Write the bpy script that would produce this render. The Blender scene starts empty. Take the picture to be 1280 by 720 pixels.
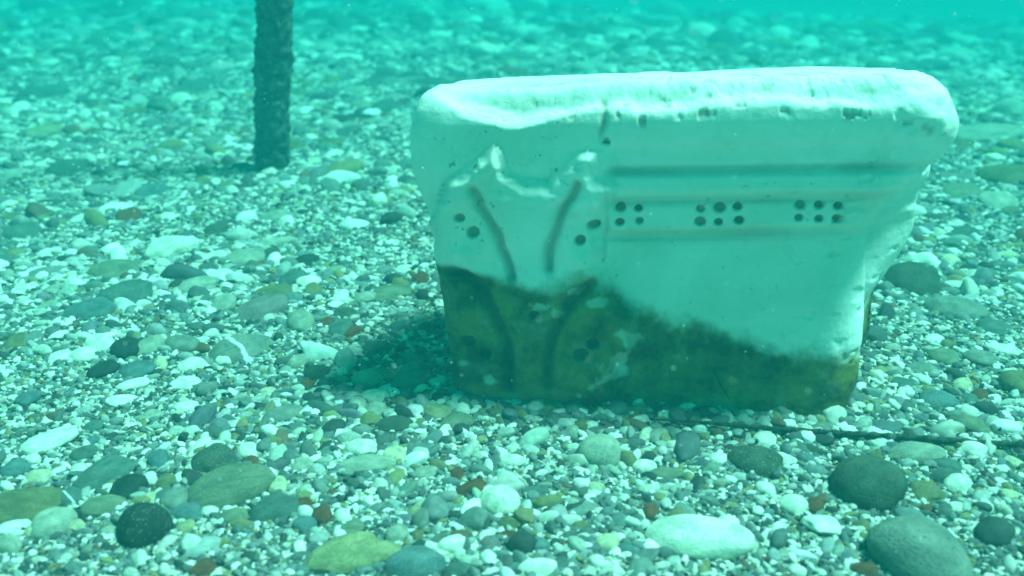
import bpy, math, random
import numpy as np
from mathutils import Vector, Matrix, Euler

C = bpy.context.scene.collection
SC = bpy.context.scene
R = math.radians
random.seed(7)
rng = np.random.default_rng(11)

# ------------------------------------------------------------------ camera, sky, sun, exposure
F_PX, CX, CY = 1200.0, 640.0, 360.0            # focal length and centre in the photograph's 1280 x 720 pixels
PITCH = R(22.2)                                 # looking down at the seabed
CAM_H = 0.45
cam_data = bpy.data.cameras.new('camera')
cam_data.sensor_width = 36.0
cam_data.lens = 36.0 * F_PX / 1280.0
cam_data.clip_start = 0.02
cam_data.clip_end = 200.0
cam_data.dof.use_dof = True
cam_data.dof.focus_distance = 0.95
cam_data.dof.aperture_fstop = 5.0
cam = bpy.data.objects.new('camera', cam_data)
cam.location = (0, 0, CAM_H)
cam.rotation_euler = (R(90) - PITCH, 0, 0)
C.objects.link(cam)
SC.camera = cam
CAM_R = Matrix.Rotation(R(90) - PITCH, 3, 'X')

SUN_DIR = Vector((0.42, 0.04, 0.90)).normalized()     # towards the sun: high on the right
SUN_EL = math.asin(SUN_DIR.z)
SUN_AZ = math.atan2(SUN_DIR.x, SUN_DIR.y)
world = bpy.data.worlds.new('World')
SC.world = world
world.use_nodes = True
wn, wl = world.node_tree.nodes, world.node_tree.links
bg = wn['Background']
sky = wn.new('ShaderNodeTexSky')
sky.sky_type = 'NISHITA'
sky.sun_disc = False
sky.sun_elevation = SUN_EL
sky.sun_rotation = SUN_AZ
tint = wn.new('ShaderNodeMix')                         # daylight filtered by a few metres of green water
tint.data_type = 'RGBA'; tint.blend_type = 'MULTIPLY'
tint.inputs[0].default_value = 1.0
tint.inputs[7].default_value = (0.04, 1.0, 0.45, 1)
wl.new(sky.outputs[0], tint.inputs[6])
wl.new(tint.outputs[2], bg.inputs[0])
bg.inputs[1].default_value = 0.080

sun_data = bpy.data.lights.new('sun', 'SUN')
sun_data.energy = 5.0
sun_data.angle = R(12.0)
sun_data.color = (0.64, 1.0, 0.87)                     # sunlight after losing its red to the water
sun = bpy.data.objects.new('sun', sun_data)
sun.rotation_euler = (-SUN_DIR).to_track_quat('-Z', 'Y').to_euler()
sun.location = (2, 0, 3)
C.objects.link(sun)

SC.view_settings.view_transform = 'Standard'
SC.view_settings.look = 'None'
SC.view_settings.gamma = 1.0
SC.view_settings.exposure = 0.95
SC.cycles.use_denoising = True
SC.cycles.filter_width = 1.75
SC.cycles.volume_bounces = 1
SC.cycles.max_bounces = 6

# ------------------------------------------------------------------ numpy noise
def _hash(ix, iy, iz, seed):
    h = (ix.astype(np.int64) * 374761393 + iy.astype(np.int64) * 668265263 + iz.astype(np.int64) * 2147483647 + seed * 1274126177) & 0xFFFFFFFF
    h = ((h ^ (h >> 13)) * 1274126177) & 0xFFFFFFFF
    h = ((h ^ (h >> 16)) * 2246822519) & 0xFFFFFFFF
    return ((h ^ (h >> 15)) & 0xFFFF) / 65535.0 * 2 - 1

def vnoise(p, scale, seed=0):
    q = np.asarray(p, float) * scale
    i = np.floor(q).astype(np.int64); f = q - i
    f = f * f * f * (f * (f * 6 - 15) + 10)
    out = 0
    for dx in (0, 1):
        wx = f[..., 0] if dx else 1 - f[..., 0]
        for dy in (0, 1):
            wy = f[..., 1] if dy else 1 - f[..., 1]
            for dz in (0, 1):
                wz = f[..., 2] if dz else 1 - f[..., 2]
                out = out + wx * wy * wz * _hash(i[..., 0] + dx, i[..., 1] + dy, i[..., 2] + dz, seed)
    return out

def fbm(p, scale, octaves=4, seed=0, gain=0.5):
    a, s, out, tot = 1.0, scale, 0, 0
    for k in range(octaves):
        out = out + a * vnoise(p, s, seed + k * 17); tot += a
        a *= gain; s *= 2.03
    return out / tot

def sm(a, b, x):
    t = np.clip((np.asarray(x, float) - a) / (b - a), 0, 1)
    return t * t * (3 - 2 * t)

# ------------------------------------------------------------------ the shape of the seabed
def terrain(x, y):
    x = np.asarray(x, float); y = np.asarray(y, float)
    p = np.stack([x, y, np.zeros_like(x)], -1)
    z = 0.012 * fbm(p, 1.3, 3, 5) + 0.006 * fbm(p, 4.1, 2, 9)
    d = (x * 0.75 + y * 0.66) - 1.9                     # falls away to deeper water at the back right
    d = 0.5 * (d + np.sqrt(d * d + 0.15))
    z = z - 0.032 * np.clip(d - 0.05, 0, None) * sm(-0.8, 1.2, x)
    e = y - 1.7
    z = z - 0.050 * (0.5 * (e + np.sqrt(e * e + 0.1)) - 0.03)
    r = np.hypot((x - 0.10) / 0.34, (y - 0.98) / 0.26)  # scour under the marble
    z = z - 0.012 * np.exp(-r * r * 1.2)
    return z

def T(x, y):
    return float(terrain(np.array([x]), np.array([y]))[0])

def ray(px, py):
    d = CAM_R @ Vector(((px - CX) / F_PX, (CY - py) / F_PX, -1.0))
    return d

def at(px, py, h=0.0):
    """the point of the seabed (plus h) that the photograph shows at a pixel"""
    d = ray(px, py)
    z = 0.0
    for _ in range(12):
        t = (CAM_H - z - h) / max(-d.z, 1e-4)
        x, y = d.x * t, d.y * t
        z = 0.5 * z + 0.5 * T(x, y)
    return Vector((x, y, z + h))

# ------------------------------------------------------------------ tagging
def tag(o, label=None, cat=None, group=None, kind=None):
    if label: o['label'] = label
    if cat: o['category'] = cat
    if group: o['group'] = group
    if kind: o['kind'] = kind
    return o

def mesh_obj(name, verts, faces, mat=None, parent=None, smooth=True):
    me = bpy.data.meshes.new(name)
    me.from_pydata([tuple(v) for v in verts], [], faces)
    me.update()
    if smooth:
        me.polygons.foreach_set('use_smooth', [True] * len(me.polygons))
    if mat: me.materials.append(mat)
    o = bpy.data.objects.new(name, me)
    C.objects.link(o)
    if parent: o.parent = parent
    return o

def empty(name, loc):
    o = bpy.data.objects.new(name, None)
    o.empty_display_size = 0.02
    o.location = loc
    C.objects.link(o)
    return o

# ------------------------------------------------------------------ materials
def new_mat(name):
    m = bpy.data.materials.new(name); m.use_nodes = True
    nt = m.node_tree; b = nt.nodes['Principled BSDF']
    b.inputs['Roughness'].default_value = 0.75
    b.inputs['Specular IOR Level'].default_value = 0.12
    return m, nt, b

def N(nt, t, **kw):
    n = nt.nodes.new(t)
    for k, v in kw.items():
        if k.startswith('i_'):
            key = k[2:]
            n.inputs[int(key) if key.isdigit() else key.replace('_', ' ')].default_value = v
        else: setattr(n, k, v)
    return n

def mixc(nt, fac, a, b, blend='MIX'):
    n = nt.nodes.new('ShaderNodeMix'); n.data_type = 'RGBA'; n.blend_type = blend
    for k, v in ((0, fac), (6, a), (7, b)):
        if hasattr(v, 'default_value') or hasattr(v, 'is_linked'): nt.links.new(v, n.inputs[k])
        else: n.inputs[k].default_value = v
    return n.outputs[2]

def rng_map(nt, v, a, b, c=0.0, d=1.0):
    n = nt.nodes.new('ShaderNodeMapRange')
    nt.links.new(v, n.inputs[0])
    for k, x in zip((1, 2, 3, 4), (a, b, c, d)): n.inputs[k].default_value = x
    return n.outputs[0]

def noise(nt, vec, scale, detail=4, rough=0.6, dist=0.0):
    n = N(nt, 'ShaderNodeTexNoise'); n.inputs['Scale'].default_value = scale
    n.inputs['Detail'].default_value = detail; n.inputs['Roughness'].default_value = rough
    n.inputs['Distortion'].default_value = dist
    nt.links.new(vec, n.inputs['Vector'])
    return n.outputs['Fac']

def stone_material(name, style='plain'):
    m, nt, b = new_mat(name)
    L = nt.links
    info = N(nt, 'ShaderNodeObjectInfo')
    tc = N(nt, 'ShaderNodeTexCoord')
    add = N(nt, 'ShaderNodeVectorMath', operation='MULTIPLY_ADD')
    L.new(info.outputs['Random'], add.inputs[0]); add.inputs[1].default_value = (37, 19, 53)
    L.new(tc.outputs['Object'], add.inputs[2])
    v = add.outputs[0]
    col = info.outputs['Color']
    big = noise(nt, v, 1.7, 5, 0.6, 0.4)
    fine = noise(nt, v, 14.0, 3, 0.7)
    col = mixc(nt, rng_map(nt, big, 0.35, 0.7), mixc(nt, 1.0, col, (0.62, 0.68, 0.64, 1), 'MULTIPLY'), mixc(nt, 1.0, col, (1.28, 1.22, 1.1, 1), 'MULTIPLY'))
    col = mixc(nt, rng_map(nt, fine, 0.35, 0.75), mixc(nt, 1.0, col, (0.68, 0.72, 0.68, 1), 'MULTIPLY'), mixc(nt, 1.0, col, (1.22, 1.2, 1.16, 1), 'MULTIPLY'))
    if style == 'speckled':
        vo = N(nt, 'ShaderNodeTexVoronoi'); vo.inputs['Scale'].default_value = 9.0
        L.new(v, vo.inputs['Vector'])
        f = rng_map(nt, vo.outputs['Distance'], 0.10, 0.20, 1.0, 0.0)
        col = mixc(nt, f, col, (0.42, 0.44, 0.40, 1))
    if style == 'pitted':
        vo = N(nt, 'ShaderNodeTexVoronoi'); vo.inputs['Scale'].default_value = 4.5
        L.new(v, vo.inputs['Vector'])
        f = rng_map(nt, vo.outputs['Distance'], 0.08, 0.17, 1.0, 0.0)
        col = mixc(nt, f, col, (0.05, 0.07, 0.06, 1))
    if style == 'veined':
        w = N(nt, 'ShaderNodeTexWave'); w.inputs['Scale'].default_value = 0.8
        w.inputs['Distortion'].default_value = 5.0; w.inputs['Detail'].default_value = 3
        L.new(v, w.inputs['Vector'])
        f = rng_map(nt, w.outputs['Fac'], 0.93, 1.0, 0, 0.45)
        col = mixc(nt, f, col, (0.5, 0.52, 0.48, 1))
    if style == 'mossy':
        n2 = noise(nt, v, 5.0, 6, 0.7)
        col = mixc(nt, rng_map(nt, n2, 0.45, 0.62), col, (0.20, 0.21, 0.09, 1))
    if style == 'banded':
        sx = N(nt, 'ShaderNodeSeparateXYZ'); L.new(tc.outputs['Object'], sx.inputs[0])
        ad = N(nt, 'ShaderNodeMath', operation='MULTIPLY_ADD'); ad.inputs[1].default_value = 0.25; L.new(big, ad.inputs[0]); L.new(sx.outputs[0], ad.inputs[2])
        ab = N(nt, 'ShaderNodeMath', operation='ABSOLUTE'); L.new(ad.outputs[0], ab.inputs[0])
        col = mixc(nt, rng_map(nt, ab.outputs[0], 0.05, 0.10, 1.0, 0.0), col, (0.72, 0.72, 0.68, 1))
    if style == 'cracked':
        sx = N(nt, 'ShaderNodeSeparateXYZ'); L.new(tc.outputs['Object'], sx.inputs[0])
        ad = N(nt, 'ShaderNodeMath', operation='MULTIPLY_ADD'); ad.inputs[1].default_value = 0.5; L.new(big, ad.inputs[0]); L.new(sx.outputs[1], ad.inputs[2])
        ab = N(nt, 'ShaderNodeMath', operation='ABSOLUTE'); L.new(ad.outputs[0], ab.inputs[0])
        col = mixc(nt, rng_map(nt, ab.outputs[0], 0.015, 0.05, 0.8, 0.0), col, (0.10, 0.12, 0.11, 1))
    L.new(col, b.inputs['Base Color'])
    bump = N(nt, 'ShaderNodeBump'); bump.inputs['Strength'].default_value = 0.35; bump.inputs['Distance'].default_value = 0.12
    L.new(fine, bump.inputs['Height']); L.new(bump.outputs[0], b.inputs['Normal'])
    return m

STONE = {s: stone_material('stone_' + s, s) for s in ('plain', 'speckled', 'pitted', 'veined', 'mossy', 'banded', 'cracked')}

def gravel_material():
    m, nt, b = new_mat('gravel_stone'); L = nt.links
    a = N(nt, 'ShaderNodeAttribute', attribute_type='INSTANCER', attribute_name='col')
    tc = N(nt, 'ShaderNodeTexCoord')
    f = noise(nt, tc.outputs['Object'], 2.2, 3, 0.6, 0.3)
    col = mixc(nt, rng_map(nt, f, 0.3, 0.72), mixc(nt, 1.0, a.outputs['Color'], (0.66, 0.7, 0.68, 1), 'MULTIPLY'), mixc(nt, 1.0, a.outputs['Color'], (1.25, 1.22, 1.15, 1), 'MULTIPLY'))
    L.new(col, b.inputs['Base Color'])
    return m
GRAVEL = gravel_material()

def seabed_material():
    m, nt, b = new_mat('seabed_grit'); L = nt.links
    tc = N(nt, 'ShaderNodeTexCoord'); v = tc.outputs['Object']
    vo = N(nt, 'ShaderNodeTexVoronoi'); vo.inputs['Scale'].default_value = 90.0; L.new(v, vo.inputs['Vector'])
    ramp = N(nt, 'ShaderNodeValToRGB')
    sp = N(nt, 'ShaderNodeSeparateColor'); L.new(vo.outputs['Color'], sp.inputs[0])
    L.new(sp.outputs[0], ramp.inputs[0])
    e = ramp.color_ramp.elements
    e[0].position = 0.0; e[0].color = (0.05, 0.06, 0.05, 1); e[1].position = 1.0; e[1].color = (0.7, 0.7, 0.66, 1)
    for p, c in ((0.35, (0.14, 0.15, 0.13, 1)), (0.6, (0.25, 0.25, 0.22, 1)), (0.82, (0.42, 0.42, 0.38, 1))):
        q = e.new(p); q.color = c
    L.new(ramp.outputs[0], b.inputs['Base Color'])
    bump = N(nt, 'ShaderNodeBump'); bump.inputs['Strength'].default_value = 0.8; bump.inputs['Distance'].default_value = 0.006
    bump.invert = True
    L.new(vo.outputs['Distance'], bump.inputs['Height']); L.new(bump.outputs[0], b.inputs['Normal'])
    return m

def marble_material():
    m, nt, b = new_mat('weathered_marble'); L = nt.links
    tc = N(nt, 'ShaderNodeTexCoord'); v = tc.outputs['Object']
    n1 = noise(nt, v, 9.0, 6, 0.6, 0.6); n2 = noise(nt, v, 70.0, 5, 0.65); n3 = noise(nt, v, 24.0, 6, 0.7)
    col = mixc(nt, rng_map(nt, n1, 0.35, 0.68), (0.70, 0.73, 0.66, 1), (0.90, 0.90, 0.88, 1))
    col = mixc(nt, rng_map(nt, n2, 0.55, 0.75, 0, 0.30), col, (0.45, 0.50, 0.42, 1))
    n4 = noise(nt, v, 130.0, 2, 0.5); n5 = noise(nt, v, 6.0, 3, 0.6)
    spot = N(nt, 'ShaderNodeMath', operation='MULTIPLY'); L.new(rng_map(nt, n4, 0.66, 0.72, 0, 0.7), spot.inputs[0]); L.new(rng_map(nt, n5, 0.45, 0.6), spot.inputs[1])
    col = mixc(nt, spot.outputs[0], col, (0.16, 0.17, 0.12, 1))
    col = mixc(nt, rng_map(nt, n5, 0.50, 0.75, 0, 0.30), col, (0.50, 0.52, 0.36, 1))
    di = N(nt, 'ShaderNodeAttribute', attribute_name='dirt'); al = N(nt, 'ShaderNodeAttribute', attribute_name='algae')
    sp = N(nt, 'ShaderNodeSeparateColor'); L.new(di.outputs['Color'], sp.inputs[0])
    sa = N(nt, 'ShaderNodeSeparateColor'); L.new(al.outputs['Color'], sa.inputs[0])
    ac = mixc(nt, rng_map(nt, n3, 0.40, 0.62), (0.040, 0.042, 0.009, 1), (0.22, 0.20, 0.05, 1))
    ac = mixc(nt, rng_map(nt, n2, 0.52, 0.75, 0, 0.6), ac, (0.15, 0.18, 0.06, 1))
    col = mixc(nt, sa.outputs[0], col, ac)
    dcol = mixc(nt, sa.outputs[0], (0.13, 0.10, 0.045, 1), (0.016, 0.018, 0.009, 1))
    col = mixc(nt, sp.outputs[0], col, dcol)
    L.new(col, b.inputs['Base Color'])
    b.inputs['Roughness'].default_value = 0.7
    bump = N(nt, 'ShaderNodeBump'); bump.inputs['Strength'].default_value = 0.35; bump.inputs['Distance'].default_value = 0.004
    L.new(n2, bump.inputs['Height']); L.new(bump.outputs[0], b.inputs['Normal'])
    return m

def simple_noise_material(name, c1, c2, scale, bump_d=0.003):
    m, nt, b = new_mat(name); L = nt.links
    tc = N(nt, 'ShaderNodeTexCoord')
    f = noise(nt, tc.outputs['Object'], scale, 5, 0.65)
    L.new(mixc(nt, rng_map(nt, f, 0.38, 0.66), c1, c2), b.inputs['Base Color'])
    bump = N(nt, 'ShaderNodeBump'); bump.inputs['Strength'].default_value = 0.7; bump.inputs['Distance'].default_value = bump_d
    L.new(f, bump.inputs['Height']); L.new(bump.outputs[0], b.inputs['Normal'])
    return m

# ------------------------------------------------------------------ seabed sheet
def build_seabed():
    ys = np.concatenate([np.linspace(-3, 0.2, 12), np.linspace(0.25, 4.0, 200), np.linspace(4.1, 14, 60)])
    xs = np.concatenate([np.linspace(-10, -2.6, 22), np.linspace(-2.5, 2.5, 210), np.linspace(2.6, 10, 22)])
    X, Y = np.meshgrid(xs, ys)
    Z = terrain(X, Y) - 0.002
    nx, ny = len(xs), len(ys)
    V = np.stack([X, Y, Z], -1).reshape(-1, 3)
    faces = [(j * nx + i, j * nx + i + 1, (j + 1) * nx + i + 1, (j + 1) * nx + i) for j in range(ny - 1) for i in range(nx - 1)]
    o = mesh_obj('seabed', V, faces, seabed_material())
    tag(o, kind='structure')
build_seabed()

# ------------------------------------------------------------------ the marble capital
THETA, ROLL, TILT = R(10.5), R(3.2), R(7.5)
BASE = at(815, 514)
B_R = Matrix.Rotation(-THETA, 3, 'Z') @ Matrix.Rotation(-TILT, 3, 'X') @ Matrix.Rotation(-ROLL, 3, 'Y')
B_RI = B_R.transposed()
CAMLOC = Vector((0, 0, CAM_H))

PROF = [(-0.1, 0.0), (0.160, 0.0), (0.169, 0.001), (0.173, 0.004), (0.178, 0.008), (0.186, 0.0095), (0.200, 0.0105), (0.206, 0.0115),
        (0.210, 0.018), (0.218, 0.0225), (0.228, 0.0225), (0.232, 0.019), (0.236, 0.018), (0.240, 0.023), (0.252, 0.027), (0.262, 0.036),
        (0.276, 0.045), (0.290, 0.050), (0.33, 0.052), (0.4, 0.052)]
PZ = np.array([p[0] for p in PROF]); PO = np.array([p[1] for p in PROF])
def prof(z): return np.interp(z, PZ, PO)

def FP(px, py):
    """local X, Z of the point of the front face seen at a pixel"""
    d = B_RI @ ray(px, py)
    o = B_RI @ (CAMLOC - BASE)
    y = 0.0
    for _ in range(20):
        t = (y - o.y) / d.y
        p = o + d * t
        y = 0.5 * y + 0.5 * (-float(prof(p.z)))
    return p.x, p.z

LEFT = [(100, 498), (130, 498), (170, 500), (215, 511), (260, 525), (320, 540), (420, 557), (490, 566), (530, 570)]
RIGHT = [(90, 1219), (130, 1221), (160, 1220), (180, 1211), (200, 1193), (220, 1168), (245, 1140), (262, 1112), (280, 1098), (300, 1091), (340, 1089), (380, 1089), (440, 1085), (480, 1080), (530, 1066)]
def edge_table(tab):
    pts = sorted((FP(x, y)[1], FP(x, y)[0]) for y, x in tab)
    return np.array([p[0] for p in pts]), np.array([p[1] for p in pts])
LZ, LX = edge_table(LEFT); RZ, RX = edge_table(RIGHT)
TOPZ = FP(850, 100)[1]
LIP = 0.072

def seg_dist(P, poly):
    d = np.full(P.shape[:-1], 1e9)
    for a, b in zip(poly[:-1], poly[1:]):
        a = np.array(a, float); b = np.array(b, float); ab = b - a
        t = np.clip(((P - a) @ ab) / (ab @ ab), 0, 1)
        d = np.minimum(d, np.linalg.norm(P - (a + t[..., None] * ab), axis=-1))
    return d

def inside(P, poly):
    x, y = P[..., 0], P[..., 1]; c = np.zeros(x.shape, bool)
    n = len(poly)
    for i in range(n):
        x1, y1 = poly[i]; x2, y2 = poly[(i + 1) % n]
        k = ((y1 > y) != (y2 > y)) & (x < (x2 - x1) * (y - y1) / ((y2 - y1) if y2 != y1 else 1e-9) + x1)
        c ^= k
    return c

def spline(pts, n=10):
    out = []
    P = [pts[0]] + list(pts) + [pts[-1]]
    for i in range(1, len(P) - 2):
        p0, p1, p2, p3 = (np.array(q, float) for q in P[i - 1:i + 3])
        for k in range(n):
            t = k / n
            out.append(tuple(0.5 * ((2 * p1) + (-p0 + p2) * t + (2 * p0 - 5 * p1 + 4 * p2 - p3) * t * t + (-p0 + 3 * p1 - 3 * p2 + p3) * t ** 3)))
    out.append(tuple(pts[-1]))
    return out

LEAF = [(538, 262), (560, 222), (585, 210), (606, 196), (618, 184), (630, 192), (640, 214), (660, 222), (688, 228), (698, 206), (712, 196), (738, 188), (750, 190), (752, 214), (772, 232), (764, 250), (756, 268), (758, 340), (768, 366), (800, 392), (796, 430), (770, 470), (745, 530), (540, 540), (535, 300)]
GROOVES = [  # points, half width, depth
    ([(596, 236), (612, 258), (628, 288), (638, 318), (643, 340)], 5.5, 0.012),
    ([(724, 230), (710, 256), (700, 284), (693, 312), (690, 334)], 5.5, 0.012),
    ([(574, 332), (600, 350), (624, 384), (637, 420), (642, 452), (642, 478)], 6.5, 0.013),
    ([(742, 350), (716, 372), (700, 402), (692, 436), (690, 470)], 6.5, 0.013),
    ([(560, 232), (552, 262), (560, 300)], 6.0, 0.003),
    ([(757, 230), (760, 260), (757, 320)], 3.0, 0.0015),
]
HOLES = [(580, 268, 7), (596, 286, 9), (743, 278, 8.5), (728, 295, 7.5), (592, 421, 9), (611, 436, 8), (743, 424, 9), (728, 437, 10), (672, 386, 7), (758, 177, 5.5)]
for cx in (776, 876, 1000):
    n = 2 if cx == 776 else 3
    for k in range(n):
        for r_, dy in ((8, 0), (7.3, 17)):
            HOLES.append((cx + k * 23.5 + random.uniform(-1.5, 1.5), 260 - (cx - 776) * 0.006 + dy - (2 if cx > 900 else 0) + random.uniform(-1.6, 1.6), r_ * random.uniform(.74, 1.12)))
DOTS0 = 10
ALGAE = [(500, 322), (545, 326), (580, 332), (640, 344), (690, 352), (730, 346), (765, 352), (800, 376), (850, 400), (900, 420), (950, 434), (1000, 441), (1045, 449), (1085, 452), (1150, 462)]
PATCHES = [(786, 420, 14, 10), (776, 444, 9, 18), (764, 464, 20, 12), (680, 374, 14, 8), (588, 450, 6, 5), (618, 468, 8, 5), (727, 488, 6, 5), (746, 372, 12, 5), (700, 385, 9, 8), (720, 360, 8, 6)]
BEVEL = [(500, 118), (545, 128), (575, 146), (610, 157), (650, 163), (690, 150), (730, 141), (770, 146), (800, 152), (850, 150), (880, 140), (930, 132), (980, 134), (1050, 142), (1110, 150), (1160, 160), (1200, 175)]

def relief(px, py, P3):
    """outward offset (metres), dirt and algae of the front face at photograph pixels"""
    P = np.stack([px, py], -1)
    d = np.zeros(px.shape); dirt = np.zeros(px.shape)
    wob = np.stack([vnoise(P3, 30, 3), vnoise(P3, 30, 4)], -1) * 4.0
    Q = P + wob
    ins = inside(Q, LEAF); ld = seg_dist(Q, LEAF + LEAF[:1])
    leafm = np.where(ins, sm(-2, 21, ld + 7 * vnoise(P3, 55, 12) + 3 * vnoise(P3, 130, 13)), 0)
    topfade = sm(520, 470, py)
    d += leafm * (0.018 * topfade * (0.30 + 0.70 * sm(178, 300, py)) + 0.002)
    # behind the leaf the cornice is worn to one hollow curve
    zz = P3[..., 2]
    d += (0.050 * sm(0.14, 0.30, zz) - prof(zz)) * sm(772, 748, px) * sm(0.305, 0.235, zz)
    # lip of the leaf, ragged and proud
    lip = np.exp(-((ld - 14) / 15.0) ** 2) * ins * sm(262, 215, py)
    d += lip * 0.0025 * (1 + 0.8 * vnoise(P3, 40, 19))
    leaf_in = leafm
    # the lobe between the two channels bulges
    lobe = inside(Q, [(606, 232), (715, 232), (692, 330), (690, 470), (645, 470), (642, 330)])
    lobd = seg_dist(Q, [(606, 232), (715, 232), (692, 330), (690, 470), (645, 470), (642, 330), (606, 232)])
    d += np.where(lobe, 0.005 * sm(0, 24, lobd), 0)
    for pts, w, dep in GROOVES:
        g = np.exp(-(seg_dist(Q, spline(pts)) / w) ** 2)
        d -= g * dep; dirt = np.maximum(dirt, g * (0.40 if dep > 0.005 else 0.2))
    # shallow bowls round the lower eyes
    for (x, y, r) in ((600, 430, 40), (735, 430, 42), (590, 278, 30), (736, 286, 30)):
        e = np.hypot(px - x, (py - y) / 1.15)
        d -= 0.004 * np.exp(-(e / r * 1.3) ** 2) - 0.003 * np.exp(-((e - r) / 9) ** 2)
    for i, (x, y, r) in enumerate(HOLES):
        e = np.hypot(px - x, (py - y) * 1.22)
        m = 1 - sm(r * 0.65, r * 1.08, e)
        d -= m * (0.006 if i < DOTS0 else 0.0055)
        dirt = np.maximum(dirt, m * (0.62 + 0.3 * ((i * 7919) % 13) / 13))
    # brownish dirt lines in the mouldings
    right = sm(752, 770, px)
    for y0, w, dep in ((212, 5, 0.0035), (249, 5, 0.0045), (292, 6, 0.005)):
        d -= right * dep * np.exp(-((py - y0 + (px - 900) * 0.02) / w) ** 2) * sm(1120, 1060, px)
    for y0, w, s in ((212, 6, 0.40), (250, 7, 0.30), (293, 8, 0.36)):
        dirt = np.maximum(dirt, right * s * np.exp(-((py - y0 + (px - 900) * 0.02) / w) ** 2) * (0.7 + 0.5 * vnoise(P3, 22, 8)))
    # chipped pits along the bevel
    d -= 0.0035 * right * 0
    nz = fbm(P3, 16, 4, 21)
    al_line = np.interp(px, [a[0] for a in ALGAE], [a[1] for a in ALGAE])
    soft = np.interp(px, [540, 760, 900, 1080], [8, 30, 26, 30])
    algae = sm(-soft * 0.55, soft * 0.55, py - al_line + nz * np.interp(px, [540, 640, 760, 1080], [3, 4, 22, 22]) + 16 * fbm(P3, 45, 5, 93, 0.6) * np.interp(px, [540, 760], [.2, 1]))
    for x, y, a, b in PATCHES:
        e = np.hypot((px - x) / a, (py - y) / b) + 1.1 * fbm(P3, 70, 4, 44)
        algae *= 1 - 0.5 * (1 - sm(0.5, 1.25, e))
    algae *= 1 - 0.22 * sm(460, 500, py) * sm(760, 600, px)
    algae = np.clip(algae * (1 + 0.16 * fbm(P3, 70, 4, 91)), 0, 1)
    return d, dirt, algae

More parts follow.
